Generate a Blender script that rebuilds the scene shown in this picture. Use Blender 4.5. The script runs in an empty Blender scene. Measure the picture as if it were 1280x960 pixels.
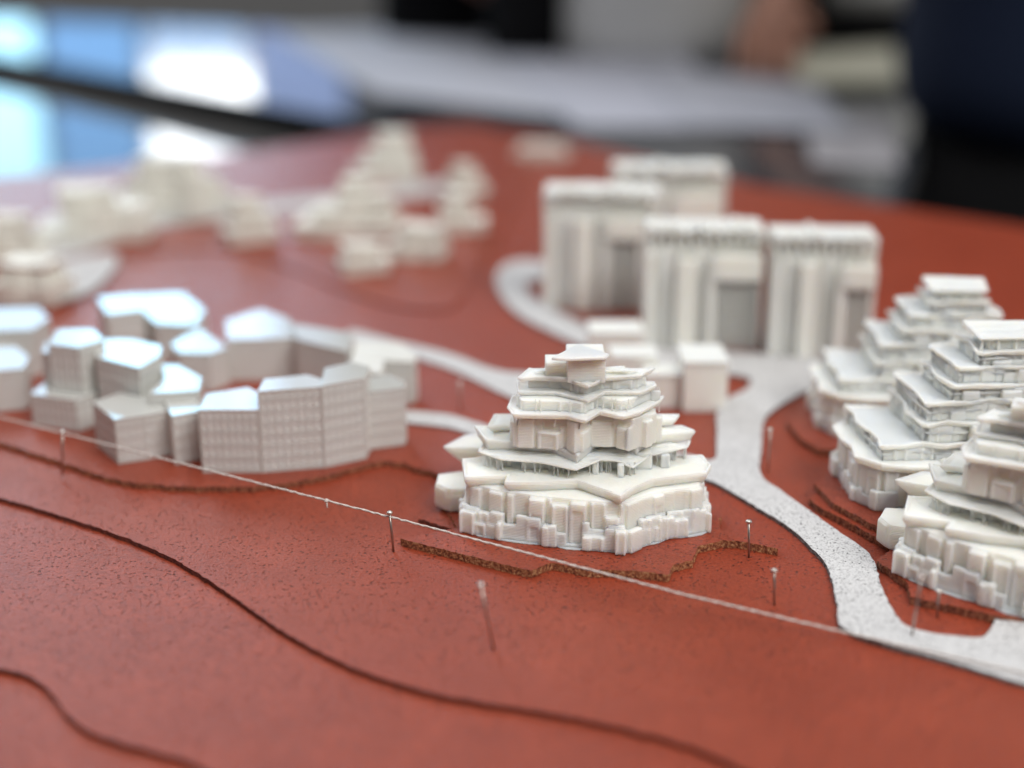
import bpy, bmesh, math, random
from mathutils import Vector, Matrix
from mathutils.geometry import tessellate_polygon
random.seed(7)
S = 0.01                       # all numbers below are centimetres
R = math.radians
sc = bpy.context.scene
COL = sc.collection
F_PX, TH, H = 1758.0, R(18), 12.5

def P(px, py, z=0.0):
    """pixel of the 1280x960 photograph -> point (cm) on the level plane z"""
    a, b = (px - 640) / F_PX, (480 - py) / F_PX
    d = Vector((a, math.cos(TH) + b * math.sin(TH), -math.sin(TH) + b * math.cos(TH)))
    t = (z - H) / d.z
    return Vector((d.x * t, d.y * t, z))

def ztop(px, py_base, zb, py_top):
    g = P(px, py_base, zb)
    b = (480 - py_top) / F_PX
    y, zz = math.cos(TH) + b * math.sin(TH), -math.sin(TH) + b * math.cos(TH)
    return H + zz * g.y / y

# ------------------------------------------------------------------ materials
def nt(name):
    m = bpy.data.materials.new(name); m.use_nodes = True
    t = m.node_tree; b = t.nodes['Principled BSDF']
    return m, t, b

def lin(c):
    return tuple(((v / 255) / 12.92 if v / 255 <= .04045 else ((v / 255 + .055) / 1.055) ** 2.4) for v in c) + (1,)

def N(t, kind, **kw):
    n = t.nodes.new(kind)
    for k, v in kw.items():
        if k in n.inputs: n.inputs[k].default_value = v
        else: setattr(n, k, v)
    return n

def coords(t, scale=(100, 100, 100)):
    tc = t.nodes.new('ShaderNodeTexCoord'); mp = t.nodes.new('ShaderNodeMapping')
    mp.inputs['Scale'].default_value = scale
    t.links.new(tc.outputs['Object'], mp.inputs['Vector'])
    return mp.outputs['Vector']

def ramp(t, fac, stops):
    r = t.nodes.new('ShaderNodeValToRGB'); e = r.color_ramp.elements
    e[0].position, e[0].color = stops[0]; e[1].position, e[1].color = stops[1]
    for p, c in stops[2:]:
        q = e.new(p); q.color = c
    t.links.new(fac, r.inputs['Fac'])
    return r.outputs['Color']

def mix(t, fac, a, b, mode='MIX'):
    m = t.nodes.new('ShaderNodeMix'); m.data_type = 'RGBA'; m.blend_type = mode
    for i, v in ((0, fac), (6, a), (7, b)):
        if hasattr(v, 'links'): t.links.new(v, m.inputs[i])
        else: m.inputs[i].default_value = v
    return m.outputs[2]

def white_print(name, base=(.82, .83, .78), rough=.42, bump=.25, sss=.35, layer=9.0, spec=.4):
    m, t, b = nt(name); v = coords(t)
    b.inputs['Roughness'].default_value = rough
    b.inputs['Specular IOR Level'].default_value = spec
    b.inputs['Subsurface Weight'].default_value = sss
    b.inputs['Subsurface Radius'].default_value = (1, .85, .65)
    b.inputs['Subsurface Scale'].default_value = .0042
    n = N(t, 'ShaderNodeTexNoise', Scale=1.3, Detail=4.0); t.links.new(v, n.inputs['Vector'])
    c = mix(t, n.outputs['Fac'], (base[0] * .93, base[1] * .92, base[2] * .90, 1), (base[0] * 1.04, base[1] * 1.05, base[2] * 1.06, 1))
    t.links.new(c, b.inputs['Base Color'])
    w = N(t, 'ShaderNodeTexWave', bands_direction='Z', Scale=layer, Distortion=.9, Detail=2.0); w.inputs['Detail Scale'].default_value = 3
    t.links.new(v, w.inputs['Vector'])
    n2 = N(t, 'ShaderNodeTexNoise', Scale=11.0, Detail=5.0); t.links.new(v, n2.inputs['Vector'])
    ad = N(t, 'ShaderNodeMath', operation='ADD'); t.links.new(w.outputs['Fac'], ad.inputs[0]); t.links.new(n2.outputs['Fac'], ad.inputs[1])
    bp = N(t, 'ShaderNodeBump', Strength=bump, Distance=.0003); t.links.new(ad.outputs[0], bp.inputs['Height'])
    t.links.new(bp.outputs['Normal'], b.inputs['Normal'])
    return m

def cork_top():
    m, t, b = nt('red_painted_cork'); v = coords(t)
    big = N(t, 'ShaderNodeTexNoise', Scale=.35, Detail=3.0); t.links.new(v, big.inputs['Vector'])
    fine = N(t, 'ShaderNodeTexNoise', Scale=14.0, Detail=6.0, Roughness=.7); t.links.new(v, fine.inputs['Vector'])
    c = mix(t, big.outputs['Fac'], (.25, .038, .0155, 1), (.318, .052, .021, 1))
    c = mix(t, ramp(t, fine.outputs['Fac'], [(.35, (.80, .76, .76, 1)), (.7, (1.12, 1.14, 1.14, 1))]), c, c) if False else c
    fr = ramp(t, fine.outputs['Fac'], [(.32, (.55, .50, .50, 1)), (.52, (1, 1, 1, 1)), (.72, (1.3, 1.4, 1.45, 1))])
    c = mix(t, 1.0, c, fr, 'MULTIPLY')
    vo = N(t, 'ShaderNodeTexVoronoi', Scale=10.5, Randomness=1.0); t.links.new(v, vo.inputs['Vector'])
    sel = N(t, 'ShaderNodeTexNoise', Scale=7.0, Detail=2.0); t.links.new(v, sel.inputs['Vector'])
    pit = ramp(t, vo.outputs['Distance'], [(.16, (1, 1, 1, 1)), (.33, (0, 0, 0, 1))])
    psel = ramp(t, sel.outputs['Fac'], [(.44, (0, 0, 0, 1)), (.50, (1, 1, 1, 1))])
    cl = N(t, 'ShaderNodeTexNoise', Scale=.9, Detail=5.0); t.links.new(v, cl.inputs['Vector'])
    psel = mix(t, 1.0, psel, ramp(t, cl.outputs['Fac'], [(.36, (.35, .35, .35, 1)), (.5, (1, 1, 1, 1))]), 'MULTIPLY')
    c = mix(t, 1.0, c, ramp(t, cl.outputs['Fac'], [(.3, (.90, .90, .92, 1)), (.7, (1.08, 1.10, 1.12, 1))]), 'MULTIPLY')
    pf = mix(t, 1.0, pit, psel, 'MULTIPLY')
    c = mix(t, pf, c, (.07, .015, .010, 1))
    t.links.new(c, b.inputs['Base Color'])
    hsub = N(t, 'ShaderNodeMath', operation='SUBTRACT'); t.links.new(fine.outputs['Fac'], hsub.inputs[0]); t.links.new(pf, hsub.inputs[1])
    bp = N(t, 'ShaderNodeBump', Strength=1.0, Distance=.00022); t.links.new(hsub.outputs[0], bp.inputs['Height'])
    t.links.new(bp.outputs['Normal'], b.inputs['Normal'])
    b.inputs['Roughness'].default_value = .36
    b.inputs['Specular IOR Level'].default_value = .32
    return m

def cork_edge(name, lo, hi, dark):
    m, t, b = nt(name); v = coords(t)
    n = N(t, 'ShaderNodeTexNoise', Scale=16.0, Detail=5.0, Roughness=.7); t.links.new(v, n.inputs['Vector'])
    c = ramp(t, n.outputs['Fac'], [(.40, dark), (.50, lo), (.68, hi)])
    t.links.new(c, b.inputs['Base Color'])
    bp = N(t, 'ShaderNodeBump', Strength=1.0, Distance=.0008); t.links.new(n.outputs['Fac'], bp.inputs['Height'])
    t.links.new(bp.outputs['Normal'], b.inputs['Normal'])
    b.inputs['Roughness'].default_value = .85
    return m

def road_mat():
    m, t, b = nt('white_pitted_road_card'); v = coords(t)
    vo = N(t, 'ShaderNodeTexVoronoi', Scale=9.0, Randomness=1.0)
    wn = N(t, 'ShaderNodeTexNoise', Scale=9.0, Detail=3.0); t.links.new(v, wn.inputs['Vector'])
    vm = mix(t, .12, v, wn.outputs['Color'], 'ADD'); t.links.new(vm, vo.inputs['Vector'])
    sel = N(t, 'ShaderNodeTexNoise', Scale=5.0, Detail=3.0); t.links.new(v, sel.inputs['Vector'])
    pit = ramp(t, vo.outputs['Distance'], [(.12, (1, 1, 1, 1)), (.27, (0, 0, 0, 1))])
    ps = ramp(t, sel.outputs['Fac'], [(.41, (0, 0, 0, 1)), (.48, (1, 1, 1, 1))])
    pf = mix(t, 1.0, pit, ps, 'MULTIPLY')
    f2 = N(t, 'ShaderNodeTexNoise', Scale=26.0, Detail=4.0); t.links.new(v, f2.inputs['Vector'])
    base = ramp(t, f2.outputs['Fac'], [(.33, (.30, .29, .30, 1)), (.47, (.55, .545, .55, 1)), (.7, (.64, .635, .64, 1))])
    c = mix(t, pf, base, (.035, .032, .035, 1))
    t.links.new(c, b.inputs['Base Color'])
    s = N(t, 'ShaderNodeMath', operation='SUBTRACT'); t.links.new(f2.outputs['Fac'], s.inputs[0]); t.links.new(pf, s.inputs[1])
    bp = N(t, 'ShaderNodeBump', Strength=.5, Distance=.0005); t.links.new(s.outputs[0], bp.inputs['Height'])
    t.links.new(bp.outputs['Normal'], b.inputs['Normal'])
    b.inputs['Roughness'].default_value = .8
    return m

def plain(name, col, rough=.5, metal=0, nscale=2.0, var=.15, bump=0, spec=.5, coat=0):
    m, t, b = nt(name); v = coords(t)
    n = N(t, 'ShaderNodeTexNoise', Scale=nscale, Detail=4.0); t.links.new(v, n.inputs['Vector'])
    c = mix(t, n.outputs['Fac'], tuple(x * (1 - var) for x in col) + (1,), tuple(min(1, x * (1 + var)) for x in col) + (1,))
    t.links.new(c, b.inputs['Base Color'])
    b.inputs['Roughness'].default_value = rough; b.inputs['Metallic'].default_value = metal
    b.inputs['Specular IOR Level'].default_value = spec; b.inputs['Coat Weight'].default_value = coat
    b.inputs['Coat Roughness'].default_value = .03
    if bump:
        bp = N(t, 'ShaderNodeBump', Strength=bump, Distance=.0006); t.links.new(n.outputs['Fac'], bp.inputs['Height'])
        t.links.new(bp.outputs['Normal'], b.inputs['Normal'])
    return m

M_TOWER = white_print('white_resin_print', base=(.875, .87, .81), sss=.85, bump=.4)
M_BLOCK = white_print('white_plaster_print', base=(.86, .85, .80), rough=.5, sss=.4, layer=5.0)
M_SLAB = white_print('ivory_plastic_print', base=(.87, .865, .81), rough=.5, sss=.5)
M_VILLA = white_print('greyish_white_print', base=(.80, .79, .73), rough=.6, sss=.05)
M_ROOF = white_print('smooth_white_roof_print', base=(.56, .56, .54), rough=.07, bump=.0, sss=.1, spec=1.0)
M_CORK = cork_top()
M_EDGE = cork_edge('raw_cork_edge', (.40, .125, .05, 1), (.75, .46, .23, 1), (.14, .04, .02, 1))
M_EDGE2 = cork_edge('painted_cork_edge', (.16, .034, .02, 1), (.26, .06, .034, 1), (.06, .014, .01, 1))
M_EDGE3 = cork_edge('brown_cork_edge', (.34, .10, .05, 1), (.55, .27, .14, 1), (.09, .025, .015, 1))
M_ROAD = road_mat()
M_RSIDE = cork_edge('grey_road_edge', (.20, .19, .19, 1), (.5, .49, .48, 1), (.03, .03, .03, 1))
M_STRING = plain('white_cotton_thread', (.72, .66, .62), .9, 0, 30, .25, .8)
M_STEEL = plain('pin_steel', (.42, .36, .33), .32, .9, 20, .3)
M_HEAD = plain('pin_head_metal', (.62, .58, .54), .32, .9, 20, .15)
M_TABLE = plain('glossy_dark_table_top', (.045, .05, .058), .10, 0, .2, .1, spec=.6)
M_BLACK = plain('black_table_edging', (.008, .008, .009), .5)
M_LEG = plain('grey_table_leg_steel', (.12, .12, .13), .4, .6)
M_FLOOR = plain('grey_concrete_floor', (.14, .135, .13), .55, 0, .05, .25)
M_PAPER = plain('blue_grey_printed_drawing', (.40, .41, .47), .75, 0, .10, .12)

# ------------------------------------------------------------------ mesh helpers
def mesh_obj(name, bm, mats, parent=None, loc=None, smooth=False, bevel=0):
    me = bpy.data.meshes.new(name)
    bmesh.ops.recalc_face_normals(bm, faces=bm.faces)
    bmesh.ops.scale(bm, vec=(S, S, S), verts=bm.verts)
    if smooth:
        for f in bm.faces: f.smooth = True
    bm.to_mesh(me); bm.free()
    if not isinstance(mats, (list, tuple)): mats = [mats]
    for m in mats: me.materials.append(m)
    o = bpy.data.objects.new(name, me); COL.objects.link(o)
    if parent: o.parent = parent
    if loc is not None: o.location = Vector(loc) * S
    if bevel:
        md = o.modifiers.new('soft_edges', 'BEVEL'); md.width = bevel * S; md.segments = 2
        md.limit_method = 'ANGLE'; md.angle_limit = R(35); md.use_clamp_overlap = True; md.harden_normals = False
    return o

def tag(o, label=None, cat=None, group=None, kind=None):
    for k, v in (('label', label), ('category', cat), ('group', group), ('kind', kind)):
        if v: o[k] = v
    return o

def empty(name, loc, rz=0, label=None, cat=None, group=None):
    o = bpy.data.objects.new(name, None); COL.objects.link(o)
    o.location = Vector(loc) * S; o.rotation_euler = (0, 0, rz); o.empty_display_size = .005
    return tag(o, label, cat, group)

def copy_tree(o, parent=None):
    c = o.copy(); COL.objects.link(c); c.parent = parent
    for ch in [x for x in bpy.data.objects if x.parent == o]: copy_tree(ch, c)
    return c

def area2(p): return sum(p[i][0] * p[(i + 1) % len(p)][1] - p[(i + 1) % len(p)][0] * p[i][1] for i in range(len(p)))

def ccw(p): return list(p) if area2(p) > 0 else list(p)[::-1]

def off(p, d):
    """inset (d>0) of a counter-clockwise polygon of (x, y)"""
    n = len(p); out = []
    for i in range(n):
        a, b, c = Vector(p[i - 1][:2]), Vector(p[i][:2]), Vector(p[(i + 1) % n][:2])
        e1, e2 = (b - a), (c - b)
        if e1.length < 1e-6 or e2.length < 1e-6: out.append((b.x, b.y)); continue
        n1 = Vector((-e1.y, e1.x)).normalized(); n2 = Vector((-e2.y, e2.x)).normalized()
        m = n1 + n2
        if m.length < .3: m = n1 * 1.0
        m.normalize(); k = 1 / max(.55, m.dot(n1))
        q = b + m * d * k; out.append((q.x, q.y))
    return out

def ngon_cap(bm, vs, flip=False, mi=0):
    tris = tessellate_polygon([[Vector((v.co.x, v.co.y, 0)) for v in vs]])
    for t in tris:
        try:
            f = bm.faces.new([vs[i] for i in (t if not flip else t[::-1])]); f.material_index = mi
        except ValueError: pass

def loft(bm, rings, cap_top=True, cap_bot=True):
    """rings: lists of (x, y, z), same count"""
    vr = [[bm.verts.new(p) for p in r] for r in rings]
    n = len(vr[0])
    for a, b in zip(vr, vr[1:]):
        for i in range(n):
            j = (i + 1) % n
            bm.faces.new((a[i], a[j], b[j], b[i]))
    if cap_bot: ngon_cap(bm, vr[0], True)
    if cap_top: ngon_cap(bm, vr[-1])
    return vr

def prism(bm, poly, z0, z1, mi_top=0, mi_side=0):
    poly = ccw([(p[0], p[1]) for p in poly])
    a = [bm.verts.new((x, y, z0)) for x, y in poly]; b = [bm.verts.new((x, y, z1)) for x, y in poly]
    n = len(poly)
    for i in range(n):
        f = bm.faces.new((a[i], a[(i + 1) % n], b[(i + 1) % n], b[i])); f.material_index = mi_side
    ngon_cap(bm, a, True, mi_side); ngon_cap(bm, b, False, mi_top)

def box(bm, x0, x1, y0, y1, z0, z1, M=None):
    vs = [bm.verts.new(M @ Vector(p) if M else p) for p in ((x0, y0, z0), (x1, y0, z0), (x1, y1, z0), (x0, y1, z0), (x0, y0, z1), (x1, y0, z1), (x1, y1, z1), (x0, y1, z1))]
    for f in ((0, 3, 2, 1), (4, 5, 6, 7), (0, 1, 5, 4), (1, 2, 6, 5), (2, 3, 7, 6), (3, 0, 4, 7)): bm.faces.new([vs[i] for i in f])

def edge_box(bm, a, b, u0, u1, din, dout, z0, z1):
    """box along the edge a->b of a ccw polygon, from u0 to u1 (cm), din inwards, dout outwards"""
    a, b = Vector(a[:2]), Vector(b[:2]); e = (b - a).normalized(); nrm = Vector((e.y, -e.x))
    p = [a + e * u0 - nrm * din, a + e * u0 + nrm * dout, a + e * u1 + nrm * dout, a + e * u1 - nrm * din]
    lo = [bm.verts.new((q.x, q.y, z0)) for q in p]; hi = [bm.verts.new((q.x, q.y, z1)) for q in p]
    for i in range(4): bm.faces.new((lo[i], lo[(i + 1) % 4], hi[(i + 1) % 4], hi[i]))
    bm.faces.new(lo[::-1]); bm.faces.new(hi)

def tube(bm, pts, rad, seg=6, caps=True):
    pts = [Vector(p) for p in pts]; rings = []
    rr = rad if isinstance(rad, (list, tuple)) else [rad] * len(pts)
    for i, p in enumerate(pts):
        d = (pts[min(i + 1, len(pts) - 1)] - pts[max(i - 1, 0)]).normalized()
        u = d.orthogonal().normalized() if i == 0 or abs(d.dot(u0)) > .99 else (u0 - d * u0.dot(d)).normalized()
        u0 = u; v = d.cross(u)
        rings.append([bm.verts.new(p + (u * math.cos(k * math.tau / seg) + v * math.sin(k * math.tau / seg)) * rr[i]) for k in range(seg)])
    for a, b in zip(rings, rings[1:]):
        for k in range(seg): bm.faces.new((a[k], a[(k + 1) % seg], b[(k + 1) % seg], b[k]))
    if caps: bm.faces.new(rings[0][::-1]); bm.faces.new(rings[-1])

def smooth_path(pts, step=.12, closed=False):
    """Catmull-Rom through pts, then resampled"""
    out = []; n = len(pts); rng = range(n if closed else n - 1)
    for i in rng:
        p0, p1, p2, p3 = (pts[(i - 1) % n] if closed or i > 0 else pts[0]), pts[i], pts[(i + 1) % n], (pts[(i + 2) % n] if closed or i + 2 < n else pts[-1])
        k = max(1, int((p2 - p1).length / step))
        for j in range(k):
            t = j / k
            out.append(.5 * ((2 * p1) + (p2 - p0) * t + (2 * p0 - 5 * p1 + 4 * p2 - p3) * t * t + (3 * p1 - p0 - 3 * p2 + p3) * t ** 3))
    if not closed: out.append(pts[-1])
    return out

def rough_path(pts, step=.10, jit=.02, closed=False):
    res = smooth_path(pts, step, closed)
    return [Vector((p.x + random.gauss(0, jit), p.y + random.gauss(0, jit))) for p in res]

V2 = lambda v: Vector((v[0], v[1]))

# ------------------------------------------------------------------ terrain of cork layers
ZB, Z1, Z2, Z3, ZL, Z4 = -.22, -.11, 0.0, .17, .14, .21
rear_px = [(-260, 240), (-100, 229), (0, 221), (100, 215), (250, 199), (340, 188), (440, 172), (520, 160), (600, 158), (680, 168), (760, 187), (860, 212), (950, 232), (1100, 255), (1280, 282), (1560, 322)]
REAR = [V2(P(x, y, 0)) for x, y in rear_px]
FR, FL = Vector((34, 9)), Vector((-34, 9))

def layer(name, edge, closing, z, th, side, label, jit=.02, step=.10):
    bm = bmesh.new()
    prism(bm, [tuple(p) for p in rough_path(edge, step, jit)] + [tuple(p) for p in closing], z - th, z, 0, 1)
    o = mesh_obj(name, bm, [M_CORK, side]); tag(o, label, 'cork layer', None, 'structure'); return o

bm = bmesh.new(); prism(bm, [tuple(p) for p in REAR] + [tuple(FR), tuple(FL)], -1.6, ZB, 0, 1)
tag(mesh_obj('terrain', bm, [M_CORK, M_EDGE2]), 'red painted base board of the stepped landscape', 'terrain', None, 'structure')

def back_from(i0, dz=.0):
    return [p + Vector((0, -dz)) for p in REAR[i0:]]

e1 = [V2(P(x, y, Z1)) for x, y in [(-260, 800), (-100, 822), (0, 836), (30, 843), (60, 862), (85, 895), (120, 918), (180, 936), (230, 950), (275, 972), (340, 1005), (450, 1060)]]
layer('terrain', e1, [Vector((-1, 10)), Vector((33.8, 10)), *[p + Vector((0, -.1)) for p in reversed(REAR)]], Z1, .109, M_EDGE2, 'lower red cork contour layer', .012)
e2 = [V2(P(x, y, Z2)) for x, y in [(-260, 570), (-100, 598), (0, 622), (60, 640), (130, 662), (200, 690), (240, 712), (290, 745), (340, 780), (400, 815), (470, 845), (560, 870), (700, 893), (800, 915), (870, 935), (930, 962), (1010, 1000), (1150, 1060)]]
layer('terrain', e2, [Vector((10, 12)), Vector((33.6, 12)), *[p + Vector((0, -.2)) for p in reversed(REAR)]], Z2, .109, M_EDGE2, 'main red cork contour layer', .012)
e3 = [V2(P(x, y, ZL)) for x, y in [(-260, 500), (-100, 530), (0, 553), (60, 572), (120, 592), (170, 603), (240, 608), (330, 607), (400, 596), (440, 585), (475, 577), (500, 578), (540, 590), (600, 600), (650, 570), (672, 520), (700, 500), (690, 440), (650, 400), (610, 375), (598, 340), (620, 300), (640, 250), (655, 200), (670, 175)]]
layer('terrain', e3, [p + Vector((0, -.4)) for p in reversed(REAR[:9])], ZL, .138, M_EDGE3, 'upper red cork layer under the low white blocks', .03, .07)
e4 = [V2(P(x, y, Z4)) for x, y in [(-260, 345), (-60, 350), (60, 345), (150, 318), (280, 312), (350, 330), (430, 362), (500, 383), (560, 385), (585, 360), (592, 320), (610, 250), (630, 190)]]
layer('terrain', e4, [p + Vector((0, -.6)) for p in reversed(REAR[:8])], Z4, .068, M_EDGE2, 'far red cork layer under the small villas', .02)

def patch(px, z, th, side, label, jit=.013):
    pts = [V2(P(x, y, z)) for x, y in px]
    dense = []
    for i, p in enumerate(pts):
        q = pts[(i + 1) % len(pts)]; k = max(1, int((q - p).length / .07))
        nrm = Vector((-(q - p).y, (q - p).x)).normalized()
        for j in range(k): dense.append(p.lerp(q, j / k) + nrm * random.gauss(0, jit))
    bm = bmesh.new(); prism(bm, [tuple(p) for p in dense], z - th, z, 0, 1)
    return tag(mesh_obj('cork_terrace', bm, [M_CORK, side]), label, 'cork terrace', None, 'structure')
patch([(500, 673), (530, 681), (600, 698), (640, 708), (664, 713), (690, 703), (735, 712), (790, 713), (836, 718), (842, 706), (866, 700), (872, 683), (905, 675), (935, 678), (972, 686), (968, 676), (900, 662), (900, 640), (860, 600), (600, 600), (560, 640), (572, 660)], Z3, .168, M_EDGE, 'torn raw cork terrace under the white tower')
patch([(524, 648), (545, 655), (590, 668), (600, 640), (570, 622), (548, 640)], .10, .098, M_EDGE2, 'small dark cork scrap behind the white tower')
patch([(1012, 622), (1020, 631), (1060, 652), (1112, 681), (1128, 690), (1200, 680), (1330, 640), (1330, 600), (1040, 596)], Z3, .168, M_EDGE3, 'cork terrace under the middle right tower')
patch([(1018, 604), (1040, 628), (1090, 655), (1125, 672), (1200, 668), (1330, 630), (1330, 585), (1050, 580)], .32, .148, M_EDGE3, 'top cork step under the middle right tower')
patch([(1096, 700), (1134, 728), (1138, 746), (1190, 757), (1246, 770), (1300, 775), (1500, 770), (1500, 640), (1150, 660)], Z3, .168, M_EDGE3, 'cork terrace under the near right tower')
patch([(985, 528), (1000, 548), (1024, 562), (1090, 560), (1300, 540), (1300, 490), (1010, 500)], Z3, .168, M_EDGE3, 'cork terrace under the far right tower')

def road(polys, z, th, label):
    bm = bmesh.new()
    for pl in polys:
        pts = [V2(P(x, y, z)) for x, y in pl]; pts = [Vector(p) for p in ccw([tuple(p) for p in pts])]
        prism(bm, [tuple(p) for p in rough_path(pts, .12, .008, True)], z - th, z, 0, 1)
    return tag(mesh_obj('road', bm, [M_ROAD, M_RSIDE]), label, 'road', None, 'structure')
ZR = .10
road([[(1060, 788), (1047, 755), (1040, 725), (1031, 703), (1012, 682), (985, 658), (940, 630), (895, 604), (862, 592), (820, 575), (822, 562), (862, 568), (892, 574), (896, 545), (897, 515), (906, 500), (935, 484), (930, 470), (860, 462), (800, 456), (740, 436), (690, 415), (645, 390), (622, 360), (624, 336), (650, 325), (690, 330), (684, 346), (660, 353), (664, 368), (700, 390), (745, 410), (800, 425), (870, 436), (960, 443), (1040, 450), (1040, 472), (1000, 492), (958, 520), (952, 560), (951, 592), (975, 612), (1010, 637), (1050, 665), (1083, 688), (1094, 705), (1100, 728), (1112, 755), (1126, 776), (1150, 788), (1220, 797), (1236, 789), (1246, 772), (1262, 764), (1330, 770), (1330, 858), (1180, 824)]], ZR, .096, 'white pitted road winding past the towers')
road([[(440, 412), (500, 427), (560, 441), (620, 462), (670, 470), (700, 500), (680, 508), (640, 497), (600, 478), (560, 460), (500, 441), (440, 426)]], ZL + .06, .058, 'white road strip left of the tower')
road([[(440, 505), (500, 512), (560, 518), (610, 532), (660, 545), (660, 560), (600, 546), (560, 534), (500, 527), (440, 520)]], ZL + .06, .058, 'thin white road strip behind the tower')
road([[(-150, 330), (0, 318), (70, 322), (120, 310), (200, 285), (290, 272), (380, 262), (470, 250), (560, 240), (560, 226), (470, 236), (380, 246), (280, 256), (190, 268), (90, 290), (0, 300), (-150, 315)], ], Z4 + .05, .048, 'blurred pale road between the far villas')
road([[(50, 345), (95, 322), (145, 318), (140, 340), (110, 365), (60, 375)]], Z4 + .10, .098, 'pale forecourt slab at the far left')

# ------------------------------------------------------------------ towers (stepped, overhanging eaves)
def facade(bm, poly, z0, z1, wmin=.10, wmax=.32, dmax=.12, full=.45, seed=1, skirt=0.0):
    """irregular upright bays printed along every wall of a ccw polygon"""
    rnd = random.Random(seed); n = len(poly)
    for i in range(n):
        a, b = Vector(poly[i]), Vector(poly[(i + 1) % n]); L = (b - a).length; u = rnd.uniform(0, .06)
        while u < L - .05:
            w = min(rnd.uniform(wmin, wmax), L - u)
            kind = rnd.random()
            if kind < .86:
                d = rnd.uniform(.02, dmax); top = z1 - rnd.uniform(.003, .02) if rnd.random() < full else z0 + (z1 - z0) * rnd.uniform(.55, .9)
                edge_box(bm, a, b, u, u + w, .05, d, z0 + rnd.uniform(0, .004), top)
                if w > .22 and rnd.random() < .5:      # window reveal between two jambs
                    edge_box(bm, a, b, u, u + .05, .05, d + .04, z0 + .002, top - .01)
                    edge_box(bm, a, b, u + w - .05, u + w - .002, .05, d + .04, z0 + .003, top - .012)
                    if rnd.random() < .35: zm = z0 + (top - z0) * rnd.uniform(.6, .85); edge_box(bm, a, b, u + .01, u + w - .01, .05, d + .038, zm, top - .014)
            u += w + rnd.uniform(0, .05)

def eave(poly, z, lift=None, over=.34, thick=.16, rim=.07, slope=.10, inner=.55):
    """upturned tray-like eave: narrow soffit, flared fascia, raised rim, roof rising inwards"""
    lift = lift or [0] * len(poly); bm = bmesh.new()
    def ring(d, dz, k=1): return [(x, y, z + dz + l * k) for (x, y), l in zip(off(poly, d), lift)]
    loft(bm, [ring(over, -thick, .2), ring(over * .35, -thick * .92, .6), ring(.04, -thick * .45), ring(0, 0), ring(.015, rim), ring(.055, rim + .005), ring(.075, rim - .05), ring(inner * .5, rim - .05 + slope * .4, .4), ring(inner, rim - .05 + slope, .1)])
    return bm

def storey(poly, z0, z1, seed, dmax=.07, wmin=.12, wmax=.4, full=.8):
    bm = bmesh.new(); prism(bm, poly, z0, z1); facade(bm, ccw(poly), z0, z1, wmin, wmax, dmax, full, seed); return bm

def strings(bm, poly, z0, z1, n, seed, r=.009):
    rnd = random.Random(seed); m = len(poly)
    for _ in range(n):
        i = rnd.randrange(m); a, b = Vector(poly[i]), Vector(poly[(i + 1) % m]); p = a.lerp(b, rnd.random())
        q = p + Vector((rnd.gauss(0, .03), rnd.gauss(0, .03)))
        tube(bm, [(p.x, p.y, z0), ((p.x + q.x) / 2 + .01, (p.y + q.y) / 2, (z0 + z1) / 2), (q.x, q.y, z1)], r * rnd.uniform(.6, 1.2), 5)

AX = Vector((1.6, 28.4))
def zp(pts, z):      # points read in a 3.2x enlargement of the photograph's tower -> local plan, closed by point symmetry
    f = []
    for zx, zy in pts:
        q = P(520 + zx / 3.2, 410 + zy / 3.2, z); f.append((q.x - AX.x, q.y - AX.y))
    ye = max(f[0][1], f[-1][1]) + .35
    return ccw(f + [(-x, max(ye, -y * .8)) for x, y in f])

GZ = .17
def part(name, bm, parent, mat=None, bevel=.016, smooth=False, vox=.024):
    o = mesh_obj(name, bm, mat or M_TOWER, parent, bevel=0 if name != 'print_thread' and vox else bevel, smooth=smooth)
    if name != 'print_thread' and vox:      # melted, rounded look of a resin print
        r = o.modifiers.new('fuse', 'REMESH'); r.mode = 'VOXEL'; r.voxel_size = vox * S; r.use_smooth_shade = True
        k = o.modifiers.new('soften', 'SMOOTH'); k.factor = .5; k.iterations = 3
    return o

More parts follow.
